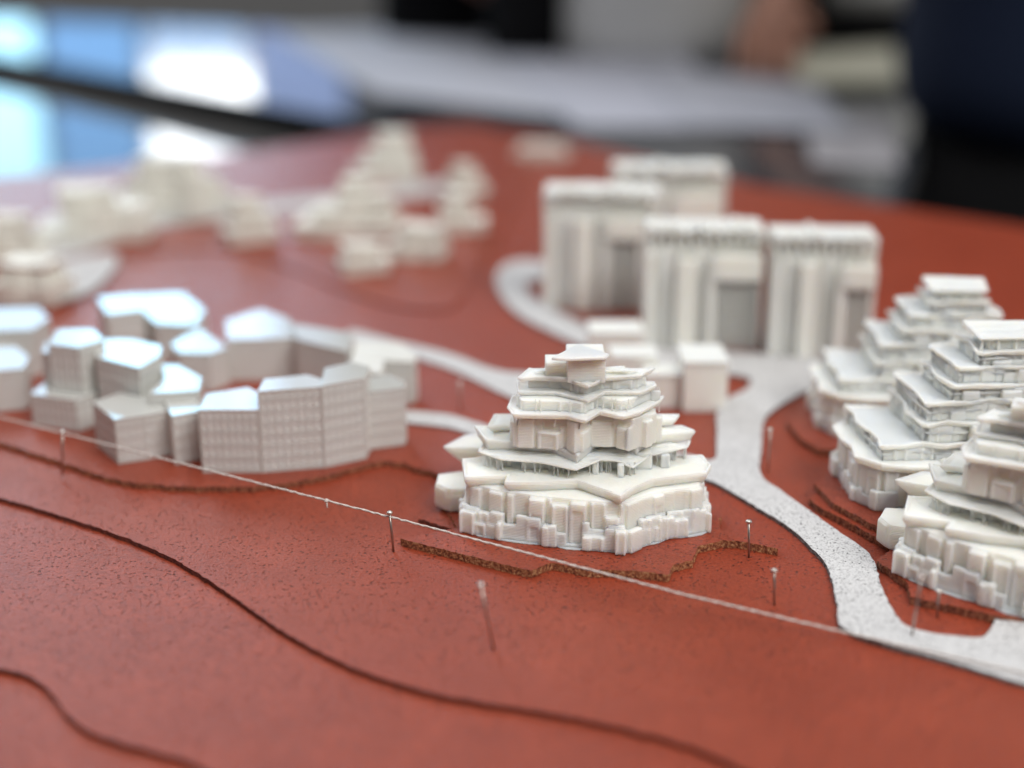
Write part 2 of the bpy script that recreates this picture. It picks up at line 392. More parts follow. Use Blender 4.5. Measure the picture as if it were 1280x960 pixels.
def tower_a(loc, rz, label):
    t = empty('tower_model', (loc[0], loc[1], loc[2]), rz, label, 'tower model', 'stepped white tower models')
    L = lambda z: z - GZ
    gp = zp([(182, 806), (345, 844), (530, 868), (690, 884), (842, 896), (920, 862), (1000, 838), (1100, 828), (1168, 808)], .20)
    core = off(gp, .20)
    bm = bmesh.new(); prism(bm, core, 0, L(1.22)); facade(bm, core, .0, L(1.18), .12, .36, .13, .85, 3); part('upper_wall', bm, t)
    bm = bmesh.new(); n = len(gp)
    prism(bm, off(gp, .02), .0, .09); facade(bm, gp, 0, .52, .12, .36, .13, .25, 8); facade(bm, off(gp, .1), 0, .60, .16, .4, .12, .85, 18)
    part('ground_bays', bm, t)
    bm = bmesh.new(); prism(bm, [(x + random.gauss(0, .03), y + random.gauss(0, .03)) for x, y in [p for q in zip(off(gp, -.05), [((a[0] + b[0]) / 2, (a[1] + b[1]) / 2) for a, b in zip(off(gp, -.08), off(gp, -.08)[1:] + off(gp, -.08)[:1])]) for p in q]], 0.0, .035)
    part('brim', bm, t, bevel=.01)
    e1 = zp([(192, 605), (362, 598), (350, 624), (500, 624), (645, 618), (820, 676), (880, 640), (950, 612), (1165, 585), (1182, 560)], 1.40)
    lf = [0, 0, 0, 0, .02, -.03, .0, .02, 0, .03] * 2
    part('lower_eave', eave(e1, L(1.36), lf, .32, .21, .10, .02, .62), t)
    s2 = off(e1, .62)
    for i, (a, b) in enumerate(zip(s2, s2[1:] + s2[:1])):
        a, b = Vector(a), Vector(b)
        if (b - a).length > .55:
            q = a.lerp(b, .35 + .3 * (i % 2)); bm = bmesh.new(); box(bm, q.x - .07, q.x + .07, q.y - .07, q.y + .07, L(1.34), L(1.72)); part('column', bm, t, bevel=.012)
    e2 = zp([(245, 515), (340, 538), (500, 550), (640, 572), (740, 546), (800, 548), (870, 560), (940, 525), (1090, 492)], 1.66)
    part('lower_terrace', eave(e2, L(1.72), [.05, 0, 0, -.05, .03, .03, -.07, .02, .02] * 2, .45, .07, .03, .10, .4), t)
    bm = bmesh.new(); strings(bm, off(e2, .12), L(1.34), L(1.70), 70, 5, .015); strings(bm, off(e2, .3), L(1.34), L(1.70), 40, 6, .015); part('print_thread', bm, t, bevel=0)
    hx0 = max(p[0] for p in e2) * .6; bm = bmesh.new(); box(bm, -hx0, hx0, -.25, 1.0, L(1.34), L(1.80)); part('recessed_storey', bm, t)
    e2b = zp([(278, 462), (400, 470), (540, 480), (648, 512), (735, 460), (800, 460), (885, 484), (960, 442), (1122, 424)], 1.93)
    part('middle_eave', eave(e2b, L(1.95), [.03, 0, 0, -.04, .03, .03, -.04, .02, .02] * 2, .18, .22, .05, .08, .45), t)
    tw = zp([(282, 392), (388, 388), (600, 400), (960, 372), (1040, 364)], 2.2)
    part('rear_terrace', eave(tw, L(2.17), None, .25, .16, .04, .04, .4), t)
    s3 = zp([(388, 462), (495, 466), (500, 462), (612, 474), (655, 492), (700, 458), (805, 462), (868, 478), (968, 444)], 2.05)
    bm = storey(off(s3, .07), L(1.95), L(2.66), 21, .15, .2, .45, .45); part('middle_storey', bm, t)
    e3 = zp([(362, 325), (385, 350), (600, 354), (680, 370), (740, 342), (830, 354), (900, 340), (982, 300)], 2.78)
    part('upper_eave', eave(e3, L(2.78), [.03, 0, 0, -.03, .03, -.03, 0, .03] * 2, .2, .10, .04, .05, .3), t)
    bm = bmesh.new(); strings(bm, off(e3, .15), L(2.5), L(2.76), 14, 9, .015); strings(bm, off(e3, .2), L(2.78), L(3.08), 26, 10, .014); part('print_thread', bm, t, bevel=0)
    bm = storey(off(e3, .28), L(2.74), L(3.04), 25, .03, .2, .5, 1); part('upper_storey', bm, t)
    e4 = zp([(403, 262), (560, 264), (688, 292), (760, 264), (900, 264), (965, 240)], 3.10)
    part('upper_eave', eave(e4, L(3.11), [0, 0, -.03, .02, .0, .03] * 2, .2, .10, .04, .05, .3), t)
    bm = storey(off(e4, .27), L(3.08), L(3.36), 27, .03, .2, .5, 1); part('upper_storey', bm, t)
    e5 = zp([(400, 208), (480, 200), (600, 206), (688, 232), (770, 204), (905, 194), (918, 186)], 3.42)
    part('top_eave', eave(e5, L(3.42), [.02, 0, 0, -.03, .02, 0, .02] * 2, .2, .09, .04, .14, .55), t)
    q = [P(520 + x / 3.2, 410 + y / 3.2, 3.50) for x, y in [(605, 200), (757, 192)]]
    x0, x1, y0 = q[0].x - AX.x, q[1].x - AX.x, q[0].y - AX.y
    bm = bmesh.new(); box(bm, x0, x1, y0 + .02, y0 + 1.0, L(3.38), L(3.96)); box(bm, x0 - .45, x0 + .02, y0 + .28, y0 + .9, L(3.38), L(3.75)); part('top_storey', bm, t)
    rf = [P(520 + x / 3.2, 410 + y / 3.2, 3.99) for x, y in [(540, 122), (600, 126), (757, 120), (775, 108), (650, 66)]]
    bm = bmesh.new(); prism(bm, [(p.x - AX.x, p.y - AX.y) for p in rf], L(3.95), L(4.02)); part('top_roof', bm, t, vox=.018)
    # low wing at the rear left
    w = [P(*p) for p in [(552, 560, 1.30), (612, 562, 1.30), (640, 575, 1.30), (640, 540, 1.30), (580, 545, 1.30)]]
    wp = ccw([(p.x - AX.x, p.y - AX.y) for p in w])
    bm = bmesh.new(); loft(bm, [[(x, y, L(.62)) for x, y in off(wp, .42)], [(x, y, L(.85)) for x, y in off(wp, .28)], [(x, y, L(1.22)) for x, y in off(wp, .05)], [(x, y, L(1.34)) for x, y in wp], [(x, y, L(1.34)) for x, y in off(wp, .05)], [(x, y, L(1.30)) for x, y in off(wp, .1)]]); prism(bm, off(wp, .42), 0, L(.64))
    part('side_wing', bm, t)
    w = [P(*p) for p in [(546, 633, .15), (562, 641, .15), (600, 640, .15), (600, 615, .15), (548, 622, .15)]]
    wp = ccw([(p.x - AX.x, p.y - AX.y) for p in w])
    bm = bmesh.new(); prism(bm, wp, 0, .56); facade(bm, wp, 0, .5, .15, .3, .06, .4, 31); part('side_wing', bm, t)
    return t

ta = tower_a((AX.x, AX.y, GZ), 0, 'sharp stepped white tower with winged eaves standing alone at the centre')
tb = copy_tree(ta); tb.location = Vector((10.4, 25.2, GZ)) * S; tb.rotation_euler.z = R(-25)
tb['label'] = 'greyish stepped tower at the right edge, closest to the two pins on the road'

def tower_b(loc, rz, label):
    """broader tower: level decks on thin posts, shifted crown"""
    t = empty('tower_model', loc, rz, label, 'tower model', 'stepped white tower models')
    def jag(pl, sd, amp=.07, step=.42):
        rj = random.Random(sd); o = []
        for p, q in zip(pl, pl[1:] + pl[:1]):
            p, q = Vector(p), Vector(q); k = max(1, int((q - p).length / step)); nn = Vector(((q - p).y, -(q - p).x)).normalized()
            for j in range(k): v = p.lerp(q, j / k) + nn * (rj.choice((-1, 0, .3, 1)) * amp if j else amp * .5); o.append((v.x, v.y))
        return o
    def rect(x0, x1, y0, y1, ch=.25): return [(x0 + ch, y0), (x1 - ch, y0), (x1, y0 + ch), (x1, y1 - ch), (x1 - ch, y1), (x0 + ch, y1), (x0, y1 - ch), (x0, y0 + ch)]
    g1 = [(-2.65, -.9), (-2.3, -1.5), (-1.0, -1.62), (-.9, -1.3), (-.1, -1.35), (0, -1.7), (1.6, -1.6), (2.4, -1.0), (2.5, 1.0), (1.9, 1.6), (-1.9, 1.6), (-2.6, .9)]
    bm = bmesh.new(); prism(bm, off(g1, .15), 0, .95); facade(bm, off(g1, .15), 0, .93, .15, .4, .12, .7, 41); part('upper_wall', bm, t)
    bm = bmesh.new(); facade(bm, off(g1, .03), 0, .48, .14, .4, .12, .3, 42); prism(bm, g1, 0, .06); part('ground_bays', bm, t)
    g2 = jag(off(g1, -.06), 77, .08, .6); part('lower_eave', eave(g2, 1.05, [.05 * math.sin(i * 2) for i in range(len(g2))], .22, .14, .07, .02, .3), t)
    decks = [((-2.3, 2.3, -1.35, 1.4), 1.42), ((-1.35, 2.2, -1.2, 1.3), 1.85), ((-1.25, 2.15, -1.0, 1.2), 2.28), ((-.72, 1.95, -.95, 1.1), 2.64), ((-.55, 1.8, -.75, 1.0), 3.0), ((-.05, 1.5, -.62, .85), 3.3)]
    prev = 1.05
    for k, (r, z) in enumerate(decks):
        rc = rect(*r, ch=.06 + .05 * (k % 2)); inn = off(rc, .13)
        bm = storey(inn, prev, z - .04, 50 + k, .04, .14, .34, .9); part('middle_storey', bm, t)
        bm = bmesh.new(); strings(bm, off(rc, .10), prev, z - .02, 34, 60 + k, .02); part('print_thread', bm, t, bevel=0)
        jr = jag(rc, 90 + k); rj = random.Random(95 + k)
        part('deck', eave(jr, z, [rj.uniform(-.03, .06) for _ in jr], .12, .07, .05, .0, .14), t, vox=.026)
        jr = jag(off(rc, .06), 190 + k, .05); zm = prev + (z - prev) * .52
        part('ledge', eave(jr, zm, [rj.uniform(-.03, .04) for _ in jr], .08, .04, .02, .0, .1), t, vox=.026)
        rn = random.Random(80 + k); bm = bmesh.new()
        for q in range(3):
            x = rn.uniform(r[0] + .2, r[1] - .5); box(bm, x, x + rn.uniform(.2, .5), r[2] + rn.uniform(-.03, .1), r[2] + .5, prev, z - rn.uniform(.05, .2))
        part('projecting_bay', bm, t, vox=.03)
        prev = z
    bm = bmesh.new(); prism(bm, rect(-.25, .55, -1.45, -.9, .08), 1.0, 1.85); facade(bm, rect(-.25, .55, -1.45, -.9, .08), 1.0, 1.8, .1, .3, .04, .8, 71); part('projecting_bay', bm, t)
    bm = bmesh.new(); prism(bm, rect(.28, 1.3, -.32, .5, .05), 3.28, 3.55)
    for x in (.12, .5, .9, 1.3): box(bm, x - .03, x + .03, -.42, -.36, 3.3, 3.57)
    part('top_storey', bm, t)
    bm = bmesh.new(); loft(bm, [[(.02, -.5, 3.56), (1.45, -.5, 3.56), (1.6, .6, 3.56), (.02, .6, 3.56)], [(.02, -.5, 3.62), (1.45, -.5, 3.62), (1.6, .6, 3.70), (.02, .6, 3.74)]]); part('top_roof', bm, t)
    return t
tc = tower_b((10.2, 30.1, .32), R(4), 'white stepped tower between the other two at the right edge, half hidden')
td = copy_tree(tc); td.location = Vector((10.6, 35.0, GZ)) * S; td.rotation_euler.z = R(-3)
td['label'] = 'blurred stepped tower just right of the tall slab blocks, behind two more'

# ------------------------------------------------------------------ low perimeter blocks at the left
def low_block(label, wings, zb=ZL, roof_m=None, storeys=.30):
    """wings: list of (roof outline in photo pixels, base pixel x, base pixel y, roof pixel y there) or with an explicit height"""
    c = P(*wings[0][0][0], zb); ws = []
    for w in wings:
        zt = w[1] if not isinstance(w[1], tuple) else ztop(w[1][0], w[1][1], zb, w[1][2])
        ws.append((ccw([tuple(V2(P(x, y, zt))) for x, y in w[0]]), zt))
    cx = sum(p[0] for p in ws[0][0]) / len(ws[0][0]); cy = sum(p[1] for p in ws[0][0]) / len(ws[0][0])
    t = empty('block_model', (cx, cy, zb), 0, label, 'block model', 'low white apartment block models')
    for k, (pl, zt) in enumerate(ws):
        pl = [(x - cx, y - cy) for x, y in pl]; h = zt - zb
        bm = bmesh.new(); inn = off(pl, .016); prism(bm, inn, 0, h - .02)
        n = len(pl); ns = max(1, round(h / storeys)); fh = h / ns
        for i in range(n):
            a, b = pl[i], pl[(i + 1) % n]; Le = (Vector(b) - Vector(a)).length
            for s in range(ns):      # spandrel band of each storey
                edge_box(bm, a, b, .004 + .001 * k, Le - .004, .05, 0, s * fh + .001, s * fh + .13)
            m = max(1, int(Le / .17))
            for j in range(m + 1):   # piers between the window openings
                u = j * (Le - .07) / m; edge_box(bm, a, b, u, u + .075, .05, .005 + .002 * (j % 2), 0.0, h - .05)
        mesh_obj('wall', bm, M_BLOCK, t, bevel=0)
        bm = bmesh.new(); prism(bm, off(pl, -.01), h - .06, h); mesh_obj('roof', bm, roof_m or M_ROOF, t, bevel=.015)
    return t
MR2 = white_print('matt_white_roof_print', base=(.70, .69, .65), rough=.45, bump=.1, sss=.1)
b1 = low_block('crisp foremost block with window grid, pale blue roof end beside the stepped wings', [
    ([(248, 512), (258, 492), (310, 484), (330, 494), (324, 512)], (325, 590, 511)),
    ([(322, 489), (330, 474), (384, 468), (404, 474), (403, 483)], (330, 589, 487)),
    ([(401, 482), (406, 460), (440, 452), (462, 458), (455, 472)], (420, 578, 476)),
    ([(440, 492), (446, 474), (486, 468), (507, 478), (505, 484)], (505, 556, 484))])
b2 = low_block('block with a white y-shaped roof rising behind its lower plain front part', [
    ([(116, 502), (150, 491), (190, 498), (215, 512), (180, 519), (143, 524)], (143, 578, 522)),
    ([(215, 520), (205, 500), (240, 494), (256, 512)], (235, 578, 517)),
    ([(186, 492), (206, 471), (198, 455), (222, 456), (252, 472), (248, 488)], (190, 562, 492))])
b3 = low_block('two tier block with a small square roof, its front right above the thread', [
    ([(38, 492), (60, 474), (128, 480), (118, 492), (94, 500)], (94, 540, 500)),
    ([(60, 430), (72, 411), (116, 411), (130, 424), (98, 434)], (98, 532, 434)),
    ([(52, 440), (58, 426), (66, 432), (64, 442)], (56, 520, 440))])
b4 = low_block('wedge shaped block joining the small square roof and the y-shaped roof', [
    ([(120, 446), (118, 424), (165, 424), (202, 432), (200, 444), (174, 460)], (174, 548, 459))])
b5 = low_block('twin block with two bright blue-white hexagonal roofs, rearmost of the ring', [
    ([(122, 372), (176, 367), (180, 386), (134, 392)], (140, 450, 391)),
    ([(180, 390), (178, 368), (228, 366), (256, 387), (244, 406), (196, 404)], (244, 452, 405))])
b6 = low_block('small block with bent roof inside the ring, before the long rear block', [
    ([(214, 430), (248, 410), (284, 434), (262, 442), (224, 440)], (240, 488, 441))])
b7 = low_block('block cut by the photo edge with the higher and farther blue roof', [
    ([(-60, 400), (-40, 386), (48, 384), (62, 398), (40, 412), (-50, 414)], (45, 470, 411))])
b8 = low_block('block cut by the photo edge with the lower and nearer blue roof', [
    ([(-70, 450), (-40, 430), (16, 430), (36, 446), (30, 460), (-60, 468)], (30, 510, 459))])
b9 = low_block('long rear block running behind the foremost one, blue roof only at its far end', [
    ([(284, 424), (282, 400), (326, 386), (362, 398), (372, 422)], (300, 476, 424)),
    ([(372, 424), (364, 404), (440, 416), (436, 440)], (436, 500, 439))])
b10 = low_block('pale end block whose right side touches the upper road strip', [
    ([(440, 446), (444, 426), (500, 428), (521, 444), (516, 452)], (518, 502, 449)),
    ([(436, 462), (440, 446), (480, 450), (476, 466)], (470, 520, 462))], roof_m=MR2)

# ------------------------------------------------------------------ tall slab blocks
def slab_block(loc, w, dep, h, rz, label, sd, ledge=(.2, .98), lz=(.6, .8)):
    t = empty('slab_model', loc, rz, label, 'slab model', 'tall white slab block models')
    rnd = random.Random(sd); hx = w / 2
    bm = bmesh.new(); box(bm, -hx, hx, .18, dep, 0, h * .86); box(bm, -hx, ledge[0] * hx - .05, 0, .4, 0, h * .85)
    for a, b, d in ((-.98, -.80, .25), (-.74, -.52, .12), (-.46, -.12, .38)):
        box(bm, a * hx, b * hx, -d, .02, 0, h * (.76 + .05 * rnd.random()))
    box(bm, ledge[1] * hx - .16, ledge[1] * hx - .003, -.22, .35, 0, h * .70); box(bm, ledge[0] * hx - .16, ledge[0] * hx + .1, -.3, .35, 0, h * lz[1] * .97)
    mesh_obj('wall', bm, M_SLAB, t, bevel=.02)
    bm = bmesh.new(); box(bm, ledge[0] * hx, ledge[1] * hx, -.38, .35, h * lz[0], h * lz[1])
    mesh_obj('projecting_bay', bm, M_SLAB, t, bevel=.02)
    bm = bmesh.new(); n = int(w / .26)
    for i in range(n):
        x = -hx + .06 + i * (w - .12) / (n - 1); box(bm, x - .045, x + .045, -.05 - .01 * (i % 2), .07, h * .85, h * .965)
    for y in [dep * k / 5 for k in range(1, 5)]:
        for sx in (-1, 1): box(bm, sx * hx - .05, sx * hx + .05, y - .035, y + .035, h * .84, h * .965)
    box(bm, -hx + .4, hx - .4, .35, dep - .35, h * .85, h * .965)
    mesh_obj('crown_storey', bm, M_SLAB, t, bevel=.01)
    bm = bmesh.new(); box(bm, -hx - .01, hx + .01, -.06, dep + .01, h * .965, h * .985)
    for i in range(9): x = -hx + (i + rnd.random() * .6) * w / 9.5; box(bm, x, x + w * rnd.uniform(.05, .1), -.1, dep * rnd.uniform(.2, .9), h * .97, h * rnd.uniform(.99, 1.03))
    mesh_obj('roof', bm, M_SLAB, t, bevel=.015)
    bm = bmesh.new()
    for i in range(int(w / .13)):
        x = -hx + .05 + i * .13; box(bm, x - .03, x + .03, -.06 - .07 * (i % 3), .32, .02, h * rnd.choice((.58, .66, .83)))
    for k in range(7): box(bm, -hx - .02, hx + .02, -.02, .01, h * (.1 + k * .105), h * (.1 + k * .105) + .03)
    mesh_obj('facade_fin', bm, M_SLAB, t, bevel=0)
    return t
slab_block((9.33, 41.1, 0), 3.12, 1.9, 3.75, R(-5), 'rightmost tall slab block, separated by a red gap', 1, (.35, .98), (.60, .78))
slab_block((5.86, 42.0, 0), 3.6, 1.9, 3.80, R(-4), 'middle tall slab block with a bright ledge over a shaded recess', 2, (.15, .98), (.60, .80))
slab_block((3.0, 46.8, 0), 3.85, 2.2, 4.05, R(-4), 'tall slab block beside the curved end of the road', 3, (.1, .75), (.62, .80))
slab_block((5.8, 51.6, 0), 4.2, 2.2, 4.05, R(-4), 'hindmost tall slab block whose top rises over the others', 4, (.1, .9), (.5, .78))

# ------------------------------------------------------------------ cube houses behind the tower
def cube_house(label, boxes):
    x0 = boxes[0]; t = empty('cube_house_model', (x0[0], x0[2], 0), 0, label, 'house model', 'plain cube house models behind the tower')
    for i, (a, b, c, d, z0, z1) in enumerate(boxes):
        bm = bmesh.new(); box(bm, a - x0[0], b - x0[0], c - x0[2], d - x0[2], z0, z1 - .08)
        mesh_obj('wall', bm, M_SLAB, t, bevel=.02)
        bm = bmesh.new(); box(bm, a - x0[0] - .03, b - x0[0] + .03, c - x0[2] - .03, d - x0[2] + .03, z1 - .09, z1); mesh_obj('roof', bm, M_SLAB, t, bevel=.02)
    return t
cube_house('small cube house peeping over the tower roof on the right', [(2.3, 3.85, 39.7, 41.0, 0, 1.2)])
cube_house('cube house with low side wing right of the tower roof', [(4.62, 5.8, 36.0, 37.6, 0, 1.45), (3.6, 4.6, 36.3, 37.2, 0, 1.0), (2.75, 4.0, 37.0, 38.0, 0, 1.30)])

# ------------------------------------------------------------------ far small villas
def villa(px, py, wcm, hcm, rz, label, sd, tiers=3):
    g = P(px, py, Z4); wcm *= 1.3; hcm *= 1.08; t = empty('villa_model', (g.x, g.y + wcm * .4, Z4), rz, label, 'villa model', 'small tiered villa models far back')
    rnd = random.Random(sd); z = 0
    for k in range(tiers):
        f = 1 - .24 * k; hw, hd = wcm / 2 * f, wcm / 2.5 * f; dx = rnd.uniform(-.12, .12) * wcm
        pl = [(-hw + dx, -hd), (-hw * .2 + dx, -hd * 1.15), (hw * .3 + dx, -hd * .85), (hw + dx, -hd), (hw * 1.05 + dx, hd * .2), (hw + dx, hd), (-hw + dx, hd)]
        h = hcm / tiers
        bm = bmesh.new(); prism(bm, off(pl, .12), z, z + h - .06); facade(bm, off(pl, .12), z, z + h - .08, .15, .4, .08, .7, sd + k); mesh_obj('storey', bm, M_VILLA, t, bevel=.02)
        bm = eave(pl, z + h - .06, [.06 * math.sin(i * 2 + k) for i in range(7)], .12, .08, .05, .05, .25); mesh_obj('eave', bm, M_VILLA, t, bevel=.02)
        z += h
    return t
vs = [(486, 232, 2.5, 2.3, .2, 'tallest far villa, standing behind the widest one at the board edge', 3),
      (436, 300, 3.2, 2.1, -.1, 'widest far villa with a stepped bulk, above the tiny one', 4),
      (455, 344, 1.45, 1.0, .3, 'tiny blurred villa in front of the widest far one', 2),
      (526, 328, 1.7, 1.2, -.2, 'small low villa right of the tiny one, under the slender pair', 2),
      (572, 292, 1.5, 1.5, .1, 'slender villa, nearer one of the pair left of the slab blocks', 3),
      (578, 250, 1.5, 1.5, .5, 'slender villa, farther one of the pair left of the slab blocks', 3),
      (306, 306, 1.7, 1.7, .4, 'narrow far villa standing alone between the two villa clusters', 3),
      (214, 276, 3.6, 2.3, -.3, 'broad far villa with twin peaks, just under the dark table gap', 3),
      (106, 306, 3.4, 1.9, .2, 'broad low villa above the pale forecourt slab at the far left', 3),
      (8, 335, 2.0, 1.7, .1, 'villa cut by the photo edge, farther of the two there', 3),
      (24, 382, 1.9, 1.3, -.2, 'villa cut by the photo edge, nearer of the two there', 2)]
for i, (px, py, w, h, rz, lb, tr) in enumerate(vs): villa(px, py, w, h, rz, lb, 100 + 7 * i, tr)
g = P(680, 198, 0); t = empty('villa_model', (g.x, g.y, 0), 0, 'flat pale villa at the rear corner of the red board', 'villa model', 'small tiered villa models far back')
for k in range(2):
    pl = [(-1.7 + .3 * k, -.1), (1.2 - .4 * k, -.2), (1.5 - .4 * k, .9), (-1.4 + .3 * k, 1.1)]
    bm = bmesh.new(); prism(bm, pl, .35 * k, .35 * k + .33); mesh_obj('storey', bm, M_VILLA, t, bevel=.02)
    mesh_obj('eave', eave(off(pl, -.1), .35 * k + .34, None, .1, .05, .03, .02, .2), M_VILLA, t, bevel=.01)

# ------------------------------------------------------------------ thread and pins
a, b = P(-60, 506, .95), P(487, 646, .80); c, d = P(850, 742, .42), P(1062, 792, .145); e = P(1330, 853, .145)
path = []
for p, q in ((a, b), (b, c), (c, d), (d, e)):
    n = int((q - p).length / .10)
    for i in range(n):
        u = p.lerp(q, i / n); path.append(u + Vector((random.gauss(0, .004), random.gauss(0, .004), random.gauss(0, .004))))
path.append(e)
bm = bmesh.new()
for s in (0, 1):        # two plies twisted together
    pts = []
    for i, p in enumerate(path): an = i * 1.3 + s * math.pi; pts.append(p + Vector((0, math.cos(an), math.sin(an))) * .008)
    tube(bm, pts, .018, 6)
kn = P(408, 626, .82); bmesh.ops.create_icosphere(bm, subdivisions=2, radius=.05, matrix=Matrix.Translation(kn)); tube(bm, [kn, kn + Vector((.02, -.05, -.14))], .02, 5)
tag(mesh_obj('thread', bm, M_STRING, smooth=True), 'taut white thread strung above the red board in front of the buildings', 'thread')

def pin(head_px, base_px, zb, label, h=None):
    g = P(*base_px, zb); zt = ztop(base_px[0], base_px[1], zb, head_px[1]); hd = P(head_px[0], head_px[1], zt)
    hd = Vector((hd.x, g.y + (hd.y - g.y) * .5, hd.z)); hd = Vector((hd.x, hd.y, zt))
    t = empty('pin', g, 0, label, 'pin', 'steel pins stuck in the board')
    dv = hd - g; bm = bmesh.new(); tube(bm, [-dv.normalized() * .05, dv], .025, 8); mesh_obj('shaft', bm, M_STEEL, t, smooth=True)
    bm = bmesh.new(); n = dv.normalized()
    tube(bm, [dv - n * .035, dv - n * .02, dv + n * .02, dv + n * .04], [.04, .064, .064, .03], 12); mesh_obj('head', bm, M_HEAD, t, smooth=False, bevel=.01)
pin((487, 641), (492, 690), 0, 'upright pin beside the left end of the torn cork terrace')
pin((601, 731), (617, 812), 0, 'long leaning pin on open red ground below the thread')
pin((936, 652), (936, 697), 0, 'upright pin at the right tip of the torn cork terrace')
pin((968, 713), (968, 756), 0, 'pin between the terrace tip and the thread, lower of two')
pin((1152, 720), (1140, 794), .1, 'tall pin standing in the white road before the near right tower')
pin((1174, 739), (1171, 772), 0, 'short pin beside the tall one, next to the near right tower')
pin((963, 537), (960, 590), 0, 'blurred pin at the bend of the road behind the centre tower')
pin((78, 540), (78, 592), ZL, 'blurred pin below the thread near the left blocks')
pin((575, 478), (575, 512), ZL, 'very blurred pin between the two road strips')

# ------------------------------------------------------------------ tables, papers, floor
ZT, ZF = -1.6, -88
def table(name, poly, label, leg_at):
    cx = sum(p[0] for p in poly) / len(poly); cy = sum(p[1] for p in poly) / len(poly)
    t = empty(name, (cx, cy, ZF), 0, label, 'table'); pl = ccw([(x - cx, y - cy) for x, y in poly])
    bm = bmesh.new(); prism(bm, off(pl, .5), ZT - ZF - 2.4, ZT - ZF); mesh_obj('table_top', bm, M_TABLE, t)
    bm = bmesh.new(); n = len(pl)
    for i in range(n):
        a, b = pl[i], pl[(i + 1) % n]; edge_box(bm, a, b, 0, (Vector(b) - Vector(a)).length, .5, 0, ZT - ZF - 2.6, ZT - ZF + .06)
    mesh_obj('edging', bm, M_BLACK, t)
    for x, y in leg_at:
        bm = bmesh.new(); box(bm, x - cx - 2, x - cx + 2, y - cy - 2, y - cy + 2, 0, ZT - ZF - 2.6); mesh_obj('leg', bm, M_LEG, t)
pa, pb = P(0, 112, ZT), P(330, 192, ZT)
u = V2(pb - pa).normalized(); p0 = V2(pa); pr = Vector((-u.y, u.x))
near = lambda s, o: tuple(p0 + u * s + pr * o)
s1 = (34 - p0.x) / u.x
table('table', [near(-60, 0), near(s1, 0), near(s1, -110), near(-60, -110)], 'glossy dark table carrying the red model board', [near(-54, -6), near(s1 - 6, -6), near(s1 - 6, -104), near(-54, -104)])
s2 = (9 - p0.x) / u.x
table('table', [near(-90, 13), near(s2, 13), (25.5, 88), (31, 108), (46, 158), (-40, 215), (-190, 290)], 'second glossy dark table with paper drawings behind the board', [near(-60, 18), near(s2 - 10, 18), (38, 145), (-150, 255)])
bm = bmesh.new(); box(bm, -1500, 1500, -600, 3500, ZF - 5, ZF); tag(mesh_obj('floor', bm, M_FLOOR), 'grey floor under the tables', 'floor', None, 'structure')

def paper(px, z, label, m=M_PAPER, th=.04, amp=.12):
    c = [P(x, y, z) for x, y in px]; o = sum(c, Vector()) / 4; bm = bmesh.new(); n = 14; g = {}
    for s in (0, 1):
        for i in range(n + 1):
            for j in range(n + 1):
                q = c[0].lerp(c[1], i / n).lerp(c[3].lerp(c[2], i / n), j / n) - o
                q.z = th * s + amp * (max(0, abs(i / n - .5) * 2 - .5) ** 2 + .3 * max(0, j / n - .6) ** 2)
                g[s, i, j] = bm.verts.new(q)
        for i in range(n):
            for j in range(n): bm.faces.new([g[s, i, j], g[s, i + 1, j], g[s, i + 1, j + 1], g[s, i, j + 1]])
    for i in range(n):
        for a, b, e in (((i, 0), (i + 1, 0), 0), ((i, n), (i + 1, n), 0), ((0, i), (0, i + 1), 0), ((n, i), (n, i + 1), 0)):
            bm.faces.new([g[0, a[0], a[1]], g[0, b[0], b[1]], g[1, b[0], b[1]], g[1, a[0], a[1]]])
    return tag(mesh_obj('paper_sheet', bm, m, None, o, True), label, 'paper', 'paper sheets on the second table')
ZP = ZT + .02
paper([(345, 40), (470, 118), (800, 158), (660, 30)], ZP, 'large blurred blue-grey drawing sheet, leftmost on the second table')
paper([(620, 70), (720, 160), (930, 162), (860, 70)], ZP + .12, 'blue-grey sheet in the middle of the overlapping papers', plain('pale_blue_sheet', (.40, .41, .48), .75, 0, .3, .2))
paper([(800, 80), (860, 158), (1075, 166), (1020, 108)], ZP + .24, 'sheet overlapping to the right under the reaching hand', plain('grey_blue_sheet', (.38, .39, .45), .75, 0, .25, .25))
paper([(1005, 150), (1015, 205), (1126, 212), (1112, 140)], ZP, 'small grey sheet lying by the navy coat', plain('mottled_grey_sheet', (.28, .27, .29), .75, 0, .35, .5))
paper([(985, 70), (1000, 108), (1124, 112), (1118, 62)], ZP + .36, 'cream paper pad beside the hand on the table', plain('cream_pad_paper', (.48, .47, .38), .75, 0, .4, .15), .6, .0)

# ------------------------------------------------------------------ people
def skin(name, verts, edges, mat, parent, root=0, sub=2):
    me = bpy.data.meshes.new(name); me.from_pydata([Vector(v[:3]) * S for v in verts], edges, []); me.materials.append(mat)
    o = bpy.data.objects.new(name, me); COL.objects.link(o); o.parent = parent
    sk = o.modifiers.new('skin', 'SKIN'); sk.use_smooth_shade = True
    sv = me.skin_vertices[0].data if me.skin_vertices else None
    if sv is None:
        bpy.context.view_layer.update()
    for i, v in enumerate(verts):
        r = v[3]; me.skin_vertices[0].data[i].radius = (r * S, (v[4] if len(v) > 4 else r) * S); me.skin_vertices[0].data[i].use_root = (i == root)
    sb = o.modifiers.new('smooth', 'SUBSURF'); sb.levels = sb.render_levels = sub
    return o

def chain(verts, edges, start, pts):
    last = start
    for p in pts: verts.append(p); edges.append((last, len(verts) - 1)); last = len(verts) - 1
    return last

